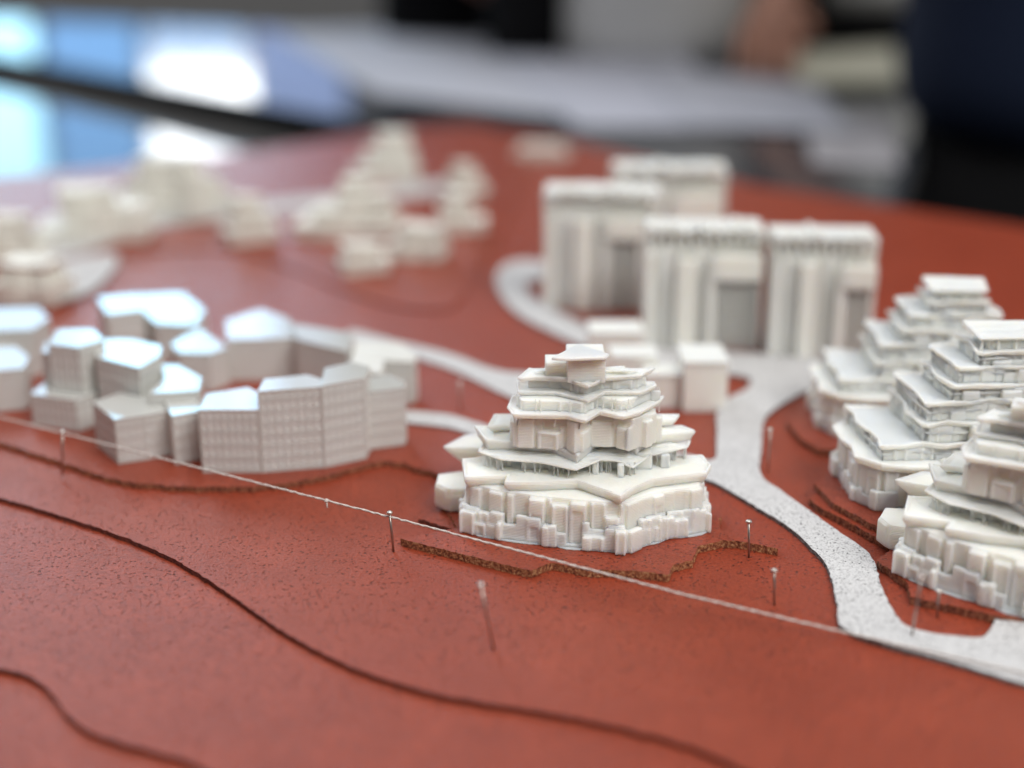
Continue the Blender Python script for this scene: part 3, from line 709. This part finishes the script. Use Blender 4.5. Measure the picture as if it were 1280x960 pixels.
M_SKIN = plain('skin', (.36, .17, .115), .5, 0, .5, .12); M_HAIR = plain('dark_hair', (.02, .014, .01), .5, 0, 4, .3, .5)
def person(loc, rz, label, mats, arms, hem, tall=1.0, jacket=None, sleeve=.75, tw=15.5):
    """standing figure; arms: {-1/+1: (elbow, wrist, hand direction)} in local cm, facing -y"""
    top_m, leg_m, shoe_m = mats; t = empty('person', loc, rz, label, 'person'); K = tall
    def sc_(l): return [(v[0] * K, v[1] * K, v[2] * K) + tuple(v[3:]) for v in l]
    V = sc_([(0, 0, 93, 8.5, 7), (0, .5, 106, 10.5, 8), (0, 1, 122, 12, 9), (0, 1, 138, 11, 8), (0, .5, 146, 5.8), (0, -.5, 149, 5.4), (0, -1.5, 154, 7.0, 8.0), (0, -1, 161, 7.5, 8.8), (0, 0, 167, 4.5, 5)]); E = [(i, i + 1) for i in range(8)]
    chain(V, E, 7, sc_([(0, -9.2, 158, 1.3), (0, -10.6, 156.6, .9)]))
    for s in (-1, 1): chain(V, E, 7, sc_([(s * 7.4, .5, 157.5, 1.5), (s * 8.4, 1.2, 159, 1.0)]))
    for s in (-1, 1):
        el, wr, hd = [Vector(q) for q in arms[s]]
        w = chain(V, E, 3, sc_([(s * 13, 1, 139, 6), (s * 18, 1, 136, 5.2)]) + [(*el, 4.0), (*el.lerp(wr, .5), 3.6), (*wr, 2.5, 2.2)])
        pm = wr + hd * 5; w = chain(V, E, w, [(*pm, 3.2, 1.9)])
        side = hd.cross(Vector((0, 0, 1))); side = (side if side.length > .1 else Vector((1, 0, 0))).normalized()
        for k, (dx, ln) in enumerate(((-2.6, 6.2), (-.9, 7.4), (.9, 7.0), (2.6, 5.4))):
            b0 = pm + hd * 3 + side * dx; chain(V, E, w, [(*b0, .95), (*(b0 + hd * ln * .5 + Vector((0, 0, -.6))), .85), (*(b0 + hd * ln * .9 + Vector((0, 0, -2.0))), .7)])
        th = pm - hd * 1.5 + side * (-3.2 * s); chain(V, E, w, [(*th, 1.1), (*(th + hd * 3.2 - side * 1.2 * s + Vector((0, 0, -.8))), .9)])
    for s in (-1, 1): chain(V, E, 0, sc_([(s * 7.5, 0, 80, 6.5), (s * 9.5, -1, 50, 5.2), (s * 10, 1, 30, 5.0), (s * 10, 2, 9, 3.6), (s * 10.5, -7, 4, 3.6), (s * 11, -14, 3, 3.0)]))
    skin('body', V, E, M_SKIN, t)
    V = sc_([(0, -.5, hem, tw, 12.5), (0, -.3, hem + 8, tw, 12), (0, 0, 108, tw - .8, 11), (0, 1, 122, tw + .8, 11.4), (0, 1, 138, 14, 9.6), (0, 1, 144, 7)]); E = [(i, i + 1) for i in range(5)]
    for s in (-1, 1):
        el, wr, hd = [Vector(q) for q in arms[s]]; chain(V, E, 4, sc_([(s * 13, 1, 139.5, 7.2), (s * 18.5, 1, 136, 6.6)]) + [(*el, 5.4), (*el.lerp(wr, sleeve), 4.6)])
    skin('jacket' if jacket is None else 'shirt', V, E, top_m, t)
    if jacket:
        for s in (-1, 1):
            V = sc_([(s * 15, 3, hem - 3, 5.5, 11), (s * 15, 3, 106, 5.5, 11), (s * 15, 3, 122, 6, 11.5), (s * 13.5, 3, 138, 6, 9)]); E = [(i, i + 1) for i in range(3)]
            el, wr, hd = [Vector(q) for q in arms[s]]; chain(V, E, 3, sc_([(s * 18.5, 1.2, 137, 7.2)]) + [(*el, 6.0), (*el.lerp(wr, sleeve), 5.2)])
            skin('jacket_half', V, E, jacket, t)
    V = sc_([(0, 0, hem + 8, tw - 1.8, 9.5), (0, 0, hem - 2, tw - .8, 11.5)]); E = [(0, 1)]
    for s in (-1, 1): chain(V, E, 1, sc_([(s * 8.8, 0, hem - 10, 9.4), (s * 9.5, -1, 50, 7.2), (s * 10, 1, 28, 6.6), (s * 10, 1.5, 8, 5.8)]))
    skin('trousers', V, E, leg_m, t, 1)
    for s in (-1, 1): skin('shoe', sc_([(s * 10, 3, 5, 4.6), (s * 10.3, -4, 4.2, 4.6), (s * 11, -14, 3.2, 3.6)]), [(0, 1), (1, 2)], shoe_m, t)
    skin('hair', sc_([(0, 4, 154, 6.5, 6), (0, 2.5, 163, 8.3, 8), (0, -2, 168.5, 6.6, 6)]), [(0, 1), (1, 2)], M_HAIR, t)
    M_EYE = bpy.data.materials.get('eye') or plain('eye', (.05, .04, .035), .2); M_LIP = bpy.data.materials.get('lips') or plain('lips', (.33, .10, .08), .5)
    for s in (-1, 1): skin('eye', sc_([(s * 2.9, -9.0, 160.5, .9, .6), (s * 3.5, -8.9, 160.5, 1.0, .7)]), [(0, 1)], M_EYE, t)
    skin('mouth', sc_([(-2, -8.3, 152.6, .6), (2, -8.3, 152.6, .6)]), [(0, 1)], M_LIP, t)
    return t
NAVY = plain('navy_cloth', (.010, .017, .040), .9, 0, 3, .3, .4, .2); BLACK = plain('black_cloth', (.007, .007, .008), .95, 0, 3, .3, .4, .15)
WHITE = plain('white_cotton', (.80, .80, .78), .9, 0, 1, .08, .3); SHOE = plain('dark_shoe', (.02, .02, .02), .4)
down = lambda s: ((s * 23, 2, 108), (s * 24, -3, 84), (0, -.25, -.97))
person((42, 102, ZF), R(-15), 'person in a navy jacket and black trousers standing at the right with folded arms', (NAVY, BLACK, SHOE), {-1: ((-25, -2, 113), (-4, -16, 117), (.97, -.1, .1)), 1: ((25, -2, 112), (5, -18, 113), (-.97, -.1, .1))}, 84, sleeve=.9)
person((17, 170, ZF), R(0), 'person in a white shirt and open black jacket leaning a hand on the papers', (WHITE, BLACK, SHOE), {-1: ((-25, -2, 114), (-11, -15, 112), (.9, -.3, .0)), 1: ((25, -6, 108), (11, -13, 93.5), (-.15, -.8, -.45))}, 82, jacket=BLACK, sleeve=.45, tw=13)
person((50, 204, ZF), R(-10), 'person in a pale shirt behind the navy jacket, arms hanging down', (WHITE, BLACK, SHOE), {-1: down(-1), 1: down(1)}, 88, sleeve=.3, tw=13)
person((-6, 205, ZF), R(50), 'person dressed in black with bare hands at the far table edge', (BLACK, BLACK, SHOE), {-1: ((-24, -4, 108), (-12, -14, 94), (.5, -.8, -.2)), 1: ((23, -6, 108), (10, -17, 94), (-.4, -.8, -.3))}, 82, sleeve=.7)

# ------------------------------------------------------------------ camera, light
cam = bpy.data.cameras.new('camera'); co = bpy.data.objects.new('camera', cam); COL.objects.link(co); sc.camera = co
co.location = (0, 0, H * S); co.rotation_euler = (R(90) - TH, 0, 0)
cam.sensor_width = 36; cam.lens = F_PX / 1280 * 36; cam.clip_start = .01; cam.clip_end = 60
cam.dof.use_dof = True; cam.dof.focus_distance = .293; cam.dof.aperture_fstop = 5.0; cam.dof.aperture_blades = 0

def lamp(name, loc, target, sx, sy, rad, col=(1, 1, 1)):
    l = bpy.data.lights.new(name, 'AREA'); l.shape = 'RECTANGLE'; l.size, l.size_y = sx * S, sy * S
    l.energy = rad * math.pi * sx * sy * S * S; l.color = col
    o = bpy.data.objects.new(name, l); COL.objects.link(o); o.location = Vector(loc) * S
    o.rotation_euler = (Vector(loc) - Vector(target)).to_track_quat('Z', 'Y').to_euler(); return o
def pane(x0, x1, z0, z1, rad, col):
    c = Vector(((x0 + x1) / 2, 500, (z0 + z1) / 2)); l = lamp('window_pane', c, c - Vector((0, 100, 0)), x1 - x0, z1 - z0, rad, col)
BL, CY, WH = (.22, .52, 1.0), (.40, .77, 1.0), (.95, .98, 1.0)
pane(-230, -166, 10, 90, 3.2, CY)
pane(-162, -130, 10, 90, 1.2, BL)
pane(-127, -91, 33, 62, 6, WH)
pane(-127, -93, 8, 30, 1.0, BL)
pane(-127, -93, 65, 90, 1.4, BL)
pane(-90, -58, 14, 90, .8, (.40, .56, 1.0))
pane(-230, -166, 94, 172, 2.6, (.42, .70, 1.0))
pane(-163, -114, 94, 178, 5.5, (.34, .72, 1.0))
pane(-111, -88, 94, 178, 3.4, (.45, .70, 1.0))
pane(-85, -66, 94, 172, .9, (.5, .7, 1.0))
pane(-340, -150, 200, 440, 9, (.86, .92, 1.0))
lamp('overhead_lamp', (85, -75, 145), (3, 28, 0), 100, 80, 10.4, (1, .985, .945))
lamp('overhead_lamp', (10, 90, 200), (20, 160, 0), 90, 70, 4.5, (1, .985, .95))  # added fill lamp, not a known fixture; brightens the white shirt behind the papers
lamp('overhead_lamp', (-60, 20, 220), (3, 28, 0), 90, 90, 1.6, (1, .98, .95))
w = bpy.data.worlds.new('World'); sc.world = w; w.use_nodes = True; t = w.node_tree; bg = t.nodes['Background']
tc_ = t.nodes.new('ShaderNodeTexCoord'); sx = t.nodes.new('ShaderNodeSeparateXYZ'); t.links.new(tc_.outputs['Generated'], sx.inputs[0])
c = ramp(t, sx.outputs['Z'], [(.0, (.07, .07, .075, 1)), (.5, (.12, .12, .125, 1)), (.75, (.66, .66, .66, 1)), (1, (.85, .85, .85, 1))])
t.links.new(c, bg.inputs['Color']); bg.inputs['Strength'].default_value = .85
sc.view_settings.view_transform = 'Standard'; sc.view_settings.look = 'None'; sc.view_settings.gamma = 1; sc.view_settings.exposure = 0.14
sc.render.engine = 'CYCLES'; sc.cycles.use_denoising = True; sc.cycles.max_bounces = 8; sc.cycles.sample_clamp_indirect = 6; sc.cycles.caustics_reflective = False
